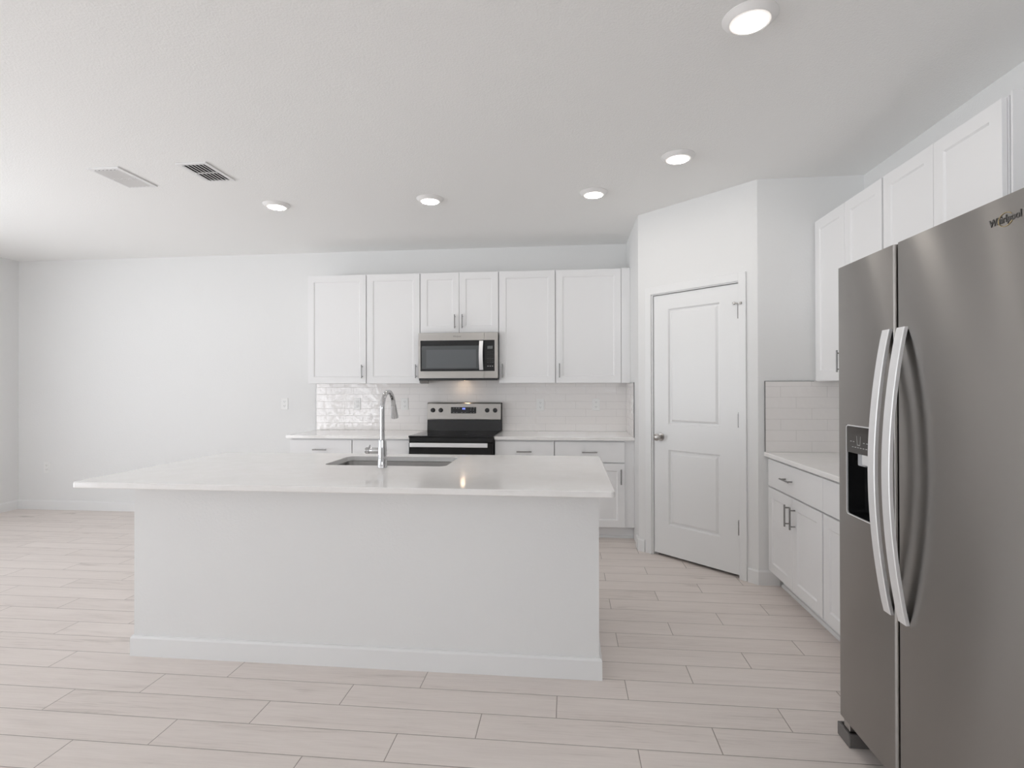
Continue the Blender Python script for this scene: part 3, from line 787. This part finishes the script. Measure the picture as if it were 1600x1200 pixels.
for ix, iz in ((0.285, 1.126), (0.312, 1.126), (0.338, 1.126), (0.285, 1.084), (0.315, 1.084), (0.368, 1.084), (0.402, 1.084), (0.458, 1.108), (0.486, 1.108), (0.460, 1.084), (0.488, 1.084), (0.460, 1.127), (0.488, 1.127)):
    MB().box(ix - 0.006, ix + 0.006, ypan(iz) - 0.0022, ypan(iz) - 0.0012, iz - 0.0015, iz + 0.0015).build('key_print', M['icon'], bgd)
for dx in (0.374, 0.390):   # two blue clock figures
    yy = ypan(1.122) - 0.0024; dg = MB()
    for sx0, sx1, sz0, sz1 in ((0, 0.010, 0.0, 0.002), (0, 0.010, 0.0065, 0.0085), (0, 0.010, 0.013, 0.015), (0, 0.002, 0, 0.015), (0.008, 0.010, 0, 0.015)):
        dg.box(dx + sx0, dx + sx1, yy, yy + 0.0008, 1.1135 + sz0, 1.1135 + sz1)
    dg.build('clock_digit', M['digit'], bgd)
for kx in (0.073, 0.153, 0.622, 0.702):
    z = 1.106; k = MB().lathe([(0.0225, ypan(z) + 0.002), (0.0225, ypan(z) - 0.004), (0.0205, ypan(z) - 0.007), (0.0195, ypan(z) - 0.024), (0.017, ypan(z) - 0.028), (0.004, ypan(z) - 0.0285)], (kx, 0, z), 'Y', 28)
    k.build('knob', M['black_plastic'], bgd, True)

# ------------------------------------------------------------------ microwave
MX0, MWd, MZ0, MZ1, MYF = -1.414, 0.760, 1.400, 1.850, 0.395
e = thing('over_range_microwave', 'stainless over the range microwave with black glass door', 'microwave', (MX0, D - MYF, 0))
mb = MB().box(0.0, MWd, 0.030, MYF - TT - 0.002, MZ0 + 0.012, MZ1 - 0.001)
body = mb.build('body', M['black'], e)
MB().box(0.004, MWd - 0.004, 0.006, 0.032, MZ0, MZ0 + 0.024, 0.002).build('vent_grille', M['black_plastic'], e)
MB().box(0.03, MWd - 0.03, 0.05, MYF - 0.05, MZ0 + 0.006, MZ0 + 0.012).build('underside_plate', M['steel'], e)
MB().box(MWd * 0.46, MWd * 0.46 + 0.040, 0.275, 0.297, MZ0 + 0.003, MZ0 + 0.0062).build('cooktop_lamp', M['micro_light'], e)
DXW = 0.632; fz0, fz1 = MZ0 + 0.022, MZ1 - 0.001
def framed(x0, x1, wx0, wx1, wz0, wz1, name):
    """steel face with a rectangular opening"""
    mb = MB(); yf, yk = 0.0, 0.030
    for a, b, c, d in ((x0, x1, fz0, wz0), (x0, x1, wz1, fz1), (x0, wx0, wz0, wz1), (wx1, x1, wz0, wz1)):
        if b - a > 1e-4: mb.box(a, b, yf, yk, c, d)
    return mb.build(name, M['steel'], e)
wz0, wz1 = 1.487, 1.778
door = framed(0.001, DXW, 0.020, DXW, wz0, wz1, 'door')
MB().box(0.020, DXW, 0.001, 0.028, wz0, wz1).build('door_glass', M['black_glass'], door)
MB().box(0.034, 0.585, 0.0002, 0.002, 1.510, 1.727).build('window_screen', M['window_tint'], door)
MB().box(0.077, 0.555, -0.0004, 0.001, 1.520, 1.690).build('window_cavity', M['window_tint_in'], door)
cp = framed(DXW + 0.0025, MWd, DXW + 0.0025, MWd - 0.030, wz0, wz1, 'control_panel')
kp = MB().box(DXW + 0.0025, MWd - 0.030, 0.0008, 0.028, wz0, wz1).build('keypad', M['black_glass'], cp)
MB().box(0.662, 0.712, -0.0002, 0.002, 1.694, 1.722).build('lcd_window', M['lcd'], cp)
for r in range(6):
    for c in range(3): MB().box(0.660 + c * 0.022, 0.674 + c * 0.022, -0.0001, 0.002, 1.664 - r * 0.0195, 1.668 - r * 0.0195).build('key_print', M['icon_dim'], cp)
for c in range(3): MB().box(0.662 + c * 0.021, 0.672 + c * 0.021, -0.0001, 0.002, 1.530, 1.537).build('start_key_print', M['icon'], cp)
text_mesh('badge', 'Whirlpool', 0.022, 0.001, M['logo'], door, (0.335, 0.0, 1.808), 0, 0.0004, 0.075)
hpts = []
n = 18
hm = MB(); rings = []
for i in range(n + 1):
    t = i / n; z = 1.498 + (1.770 - 1.498) * t; y = -0.016 - 0.034 * math.sin(PI * t)
    rings.append([(0.588, y, z), (0.624, y, z), (0.624, y + 0.013, z), (0.588, y + 0.013, z)])
hm.loft(rings); hm.box(0.596, 0.616, -0.018, 0.002, 1.500, 1.520); hm.box(0.596, 0.616, -0.018, 0.002, 1.748, 1.768)
hm.build('handle', M['handle_steel'], door)

# ------------------------------------------------------------------ refrigerator (front faces -x)
FXF = 1.030; FY_FAR = 2.198; FWd = 0.909
FZ0, FZ1 = 0.090, 1.7915
e = thing('refrigerator', 'tall dark stainless side by side refrigerator with water dispenser', 'refrigerator', (FXF, FY_FAR, 0), FACE_L)
# local x runs from the far side (0) to the near side, y from the front back
mb = MB(); mb.box(0.004, FWd - 0.004, 0.072, 0.86, 0.035, FZ1 - 0.02, 0.004)
mb.box(0.02, FWd - 0.02, 0.10, 0.84, 0.012, 0.04)
mb.build('body', M['grey_foot'], e)
FS = 0.3635      # width of the far (freezer) door
def fdoor(name, x0, x1, hole=None):
    r = 0.010
    mb = MB(); seg = 5
    def sect(a, b):      # plan outline with rounded front corners
        P = [(a, 0.066)]
        for i in range(seg + 1):
            t = PI + (PI / 2) * i / seg; P.append((a + r + r * math.cos(t), r + r * math.sin(t)))
        for i in range(seg + 1):
            t = 1.5 * PI + (PI / 2) * i / seg; P.append((b - r + r * math.cos(t), r + r * math.sin(t)))
        P.append((b, 0.066)); return P
    if not hole:
        P = sect(x0, x1); mb.loft([[(p[0], p[1], z) for p in P] for z in (FZ0, FZ1)])
        return mb.build(name, M['fridge'], e, True)
    hx0, hx1, hz0, hz1 = hole
    P = sect(x0, x1)
    mb.loft([[(p[0], p[1], z) for p in P] for z in (FZ0, hz0)]); mb.loft([[(p[0], p[1], z) for p in P] for z in (hz1, FZ1)])
    L = sect(x0, x1); n = len(L) // 2
    left = L[:n] + [(hx0, 0.0), (hx0, 0.066)]; right = [(hx1, 0.066), (hx1, 0.0)] + L[n:]
    for Q in (left, right): mb.loft([[(p[0], p[1], z) for p in Q] for z in (hz0, hz1)])
    bm = mb.bm
    # drop the hidden caps between the stacked blocks except round the opening
    return mb.build(name, M['fridge'], e, True)
DX0, DX1, DZ0, DZ1 = 0.062, 0.262, 0.868, 1.199
fz = fdoor('freezer_door', 0, FS, (DX0, DX1, DZ0, DZ1))
fd = fdoor('refrigerator_door', FS + 0.014, FWd)
# dispenser
cavity = MB(); zt = 1.098
pts0 = rrect(DX0 + 0.003, DX1 - 0.003, DZ0 + 0.003, zt + 0.03, 0.014, 5)
cavity.loft([[(a, y, b) for a, b in pts0] for y in (0.002, 0.062)], cap0=False)
cavity.build('dispenser_recess', M['black'], fz)
rim = MB(); o1 = rrect(DX0, DX1, DZ0, DZ1, 0.014, 6); i1 = rrect(DX0 + 0.004, DX1 - 0.004, DZ0 + 0.004, DZ1 - 0.004, 0.011, 6)
rim.loft([[(a, 0.004, b) for a, b in o1], [(a, -0.0015, b) for a, b in o1], [(a, -0.0015, b) for a, b in i1], [(a, 0.004, b) for a, b in i1]], False, False)
rim.build('dispenser_rim', M['handle_steel'], fz)
pn = MB().box(DX0 + 0.004, DX1 - 0.004, -0.001, 0.012, zt, DZ1 - 0.004, 0.002).build('dispenser_panel', M['display'], fz)
ic = MB(); y0 = -0.0016; y1 = -0.0006
ux, uz = 0.150, 1.128   # the glass shaped icon
ic.loft([[(ux - 0.014, y0, uz + 0.034), (ux - 0.0122, y0, uz + 0.034), (ux - 0.0085, y0, uz + 0.003), (ux + 0.0085, y0, uz + 0.003), (ux + 0.0122, y0, uz + 0.034), (ux + 0.014, y0, uz + 0.034), (ux + 0.010, y0, uz + 0.001), (ux - 0.010, y0, uz + 0.001)],
         [(ux - 0.014, y1, uz + 0.034), (ux - 0.0122, y1, uz + 0.034), (ux - 0.0085, y1, uz + 0.003), (ux + 0.0085, y1, uz + 0.003), (ux + 0.0122, y1, uz + 0.034), (ux + 0.014, y1, uz + 0.034), (ux + 0.010, y1, uz + 0.001), (ux - 0.010, y1, uz + 0.001)]])
ic.build('glass_icon', M['icon'], fz)
for x in (0.098, 0.116, 0.184, 0.205): MB().box(x - 0.005, x + 0.005, y0, y1, 1.139, 1.1412).build('panel_icon', M['icon'], fz)
for x in (0.110, 0.128, 0.146, 0.164, 0.182, 0.200): MB().box(x - 0.005, x + 0.005, y0, y1, 1.1195, 1.122).build('panel_icon', M['icon'], fz)
MB().box(0.132, 0.180, 0.004, 0.055, zt - 0.042, zt + 0.004, 0.003).build('ice_chute', M['grey_plastic'], fz)
MB().box(0.167, 0.230, -0.0005, 0.050, zt - 0.036, zt + 0.002, 0.004).build('dispenser_paddle', M['handle_steel'], fz)
# bowed bar handles
def fhandle(door, x0, x1):
    n = 28; rings = []; za, zb = 0.611, 1.523
    for i in range(n + 1):
        t = i / n; z = za + (zb - za) * t; y = -0.011 - 0.047 * math.sin(PI * t) ** 0.85
        dyz = 0.012
        rings.append([(x0 + 0.002, y, z), (x1 - 0.002, y, z), (x1, y + 0.002, z), (x1, y + dyz, z), (x0, y + dyz, z), (x0, y + 0.002, z)])
    mb = MB().loft(rings)
    hd = mb.build('handle', M['handle_steel'], door)
    for z in (za + 0.020, zb - 0.020): MB().box(x0 + 0.006, x1 - 0.006, -0.010, 0.001, z - 0.017, z + 0.017).build('handle_mount', M['grey_foot'], door)
fhandle(fz, 0.315, 0.354)
fhandle(fd, 0.393, 0.434)
# badge
lg = text_mesh('badge', 'Whirlpool', 0.0245, 0.001, M['logo'], fd, (0.756, -0.0008, 1.7285), 0, 0.0008, 0.095, 0.0004)
sw = MB(); ring = []
cxs, czs = 0.806, 1.735
a_in = []
for i in range(22):
    a = math.radians(35 + 300 * i / 21); ring.append((cxs + 0.021 * math.cos(a), -0.0012, czs + 0.016 * math.sin(a)))
sw.tube(ring, 0.0009, 6); sw.build('badge_ring', M['swoosh'], fd)
# leg covers and kick grille
def foot(x0, x1):
    f = MB(); f.box(x0, x1, 0.0, 0.012, 0.001, 0.050, 0.003); f.box(x1 - 0.012, x1, 0.010, 0.10, 0.001, 0.050, 0.003); f.box(x0, x0 + 0.008, 0.010, 0.10, 0.001, 0.050, 0.002)
    f.build('leg_cover', M['grey_foot'], e)
foot(-0.018, 0.072); foot(FWd - 0.075, FWd + 0.015)
MB().box(0.012, 0.055, 0.010, 0.07, 0.052, FZ0 - 0.001, 0.002).build('hinge_bracket', M['steel'], e)
MB().box(0.08, FWd - 0.08, 0.085, 0.10, 0.015, 0.085).build('kick_grille', M['black_plastic'], e)
